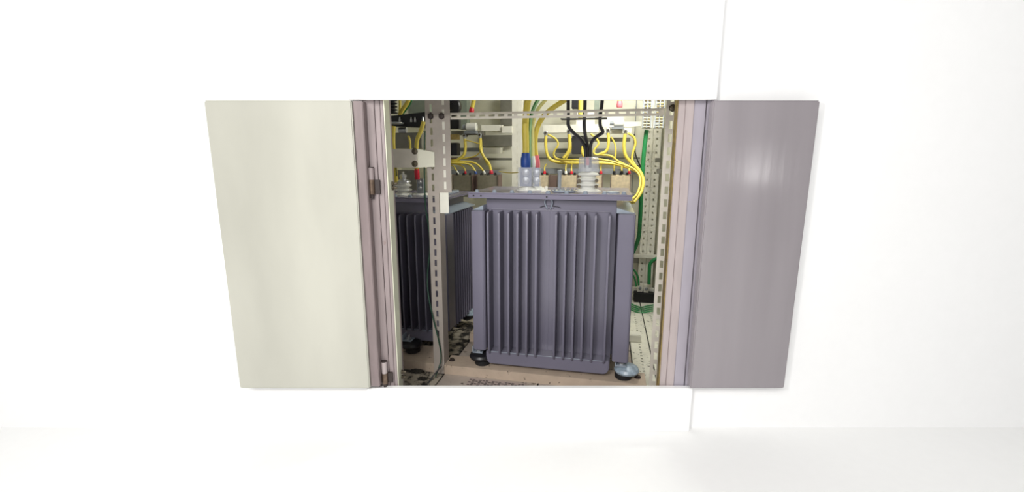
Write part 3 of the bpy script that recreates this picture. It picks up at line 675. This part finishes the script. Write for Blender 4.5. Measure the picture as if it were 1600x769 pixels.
# bundle left
cable('first yellow lead left of the fuse holder bending left at its foot', [(726.5, 217, K), (727, 232, K), (724, 243, K), (712, 251, K), (698, 254.5, K)], 4.6, 'yellow')
cable('second yellow lead slanting down right to a red ferrule', [(750.5, 216, K), (750.5, 232, K), (756, 245, K), (764, 256, K), (767.5, 268, .92)], 4.4, 'yellow', [((767, 266, .92), (768, 272, .92), 1.4, 'red')])
cable('thin yellow wire behind the second left lead', [(752, 218, 1.02), (754, 240, 1.02), (762, 258, 1.02)], 2.2, 'yellow', name='wire', cat='wire')
cable('thin yellow cross wire tying the two left leads', [(728, 219, K - .01), (740, 222, K - .01), (750, 225, K - .01)], 1.6, 'yellow', name='wire', cat='wire')
cable('upper arching yellow wire ending in a white ferrule', [(698, 252, .92), (725, 252.5, .92), (742, 255, .92), (752, 263, .92), (756, 269, .91)], 3, 'yellow', [((755.5, 267, .91), (757.5, 272, .91), 1.4, 'porc')], name='wire', cat='wire')
cable('middle arching yellow wire ending in a blue ferrule', [(698, 255, .91), (720, 255, .91), (735, 258, .91), (743, 268, .91)], 2.8, 'yellow', [((742, 267, .91), (744, 272, .91), 1.4, 'blue')], name='wire', cat='wire')
cable('brownish arching wire ending in a red ferrule left of the blue one', [(700, 256, .92), (716, 257, .92), (725, 262, .92), (727, 269, .91)], 2.2, 'yellow', [((727, 267, .91), (727, 272, .91), 1.6, 'red')], name='wire', cat='wire')
cable('leftmost brownish arching wire ending in a white ferrule', [(700, 257, .92), (709, 260, .92), (714, 269, .91)], 2, 'yellow', [((714, 267, .91), (716, 272, .91), 1.6, 'porc')], name='wire', cat='wire')
cable('yellow wire running level from the blocks to the blue-sleeved terminal', [(780, 268, .9), (795, 270, .8), (812, 269.5, .5)], 1.6, 'yellow', name='wire', cat='wire')
cable('rising yellow wire between the two left leads', [(705, 250, .98), (728, 247, .98), (742, 244, .98), (750, 238, .98)], 2, 'yellow', name='wire', cat='wire')
# far left
cable('thick yellow cable hanging under the switch bar next to the left jamb', [(615, 197, .2), (614, 214, .2), (614.5, 232, .2), (617, 262, .27), (619, 285, .31)], 7, 'yellow')
cable('thick yellow cable slanting under the switch bar with a red sleeve', [(662, 190, .25), (657, 206, .25), (651.5, 220, .25), (650.5, 245, .27), (651.5, 268, .31)], 6.5, 'yellow', [((651, 260, .30), (652, 280, .31), 1.3, 'red')])
cable('thin yellow cable between the two thick left ones', [(638, 212, .3), (640.5, 222, .3), (641, 245, .3)], 3.6, 'yellow')
cable('thin green wire beside the leftmost thick yellow cable', [(618, 200, .22), (616.5, 215, .22), (617, 240, .22), (620, 275, .28)], 1.8, 'dgreen', name='wire', cat='wire')
cable('yellow cable slanting down above the switch bar', [(644, 130, .36), (638, 157, .36), (630, 170, .36), (624, 180, .36)], 6.5, 'yellow')
cable('green cable along the slanting yellow one above the switch bar', [(650, 130, .38), (643, 157, .38), (636, 169, .38), (628, 180, .38)], 3, 'green')
cable('upright yellow cable left of the slanting one above the switch bar', [(623, 130, .42), (625, 155, .42), (624.5, 178, .42)], 4, 'yellow')
cable('dark green wire hanging in front of the smaller transformer down to the floor', [(664, 205, .05), (663, 240, .05), (663.5, 290, .05), (665, 325, .05), (669, 350, .05), (672, 385, .05), (668, 430, .03), (669.5, 462, .0), (677, 498, -.016), (686, 535, -.016), (689, 562, -.016), (680, 590, -.06)], 2.3, 'dgreen', name='wire', cat='wire')
cable('black wire lying on the floor left of the base channel', [(690, 572, -.04), (678, 586, -.07), (668, 600, -.09)], 2.6, 'blackc', name='wire', cat='wire')
# green cables at right
cable('long green cable hanging down the rear right beside the punched uprights', [(1010.5, 203, .95), (1006.5, 235, .95), (1004, 270, .95), (1002, 300, .97), (1000, 345, 1.0), (998, 370, 1.05), (992, 388, 1.1), (985, 402, 1.12)], 6, 'green')
cable('short green cable bending out under the thin cross strip', [(1036, 401, 1.18), (1024, 405, 1.18), (1016, 412, 1.18), (1014.5, 425, 1.18), (1014, 444, 1.18)], 5, 'green')
cable('outer curved green wire at the foot of the rear left upright', [(984, 418, 1.15), (992, 424, 1.15), (997, 434, 1.15), (998, 446, 1.15)], 3, 'green', name='wire', cat='wire')
cable('inner curved green wire at the foot of the rear left upright', [(984, 426, 1.15), (990, 432, 1.15), (993, 440, 1.15), (994, 448, 1.15)], 2.6, 'green', name='wire', cat='wire')
for i, (v, l) in enumerate(((479, 'rearmost'), (482, 'second'), (485, 'third'), (488, 'frontmost'))):
    cable('%s green wire lying across the floor in front of the cable tray' % l, [(986, v - 4, 1.05 - i * .03), (1000, v + 1, 1.05 - i * .03), (1013, v - 1, 1.05 - i * .03), (1024, v - 3, 1.05 - i * .03)], 2.2, 'green', name='wire', cat='wire')

# debris
def lump(name, label, a, b, r, h, n=9):
    bm = bmesh.new(); bmesh.ops.create_icosphere(bm, subdivisions=3, radius=1)
    for v in bm.verts:
        k = 1 + .25 * math.sin(v.co.x * 7 + a * 50) * math.cos(v.co.y * 9 + v.co.z * 5) + random.uniform(-.08, .08)
        v.co = Vector((v.co.x * r * k, v.co.y * r * .8 * k, max(0, v.co.z * h * k)))
    me = bpy.data.meshes.new(name); bm.to_mesh(me); bm.free(); me.materials.append(M['dirt'])
    o = bpy.data.objects.new(name, me); C.objects.link(o); o.location = W((a, b, .0103)); o.rotation_euler.z = -YAW
    o['label'] = label; o['category'] = 'debris'
q = A(1021, 582, -.06); lump('dirt_clump', 'dark crumpled debris on the floor inside the right jamb', .428, .02, .026, .022)
q = A(645, 596, -.10); lump('dirt_clump', 'dark clump of dirt on the floor near the lower left jamb bolts', A(650, 592, -.02).x, .0, .03, .008)
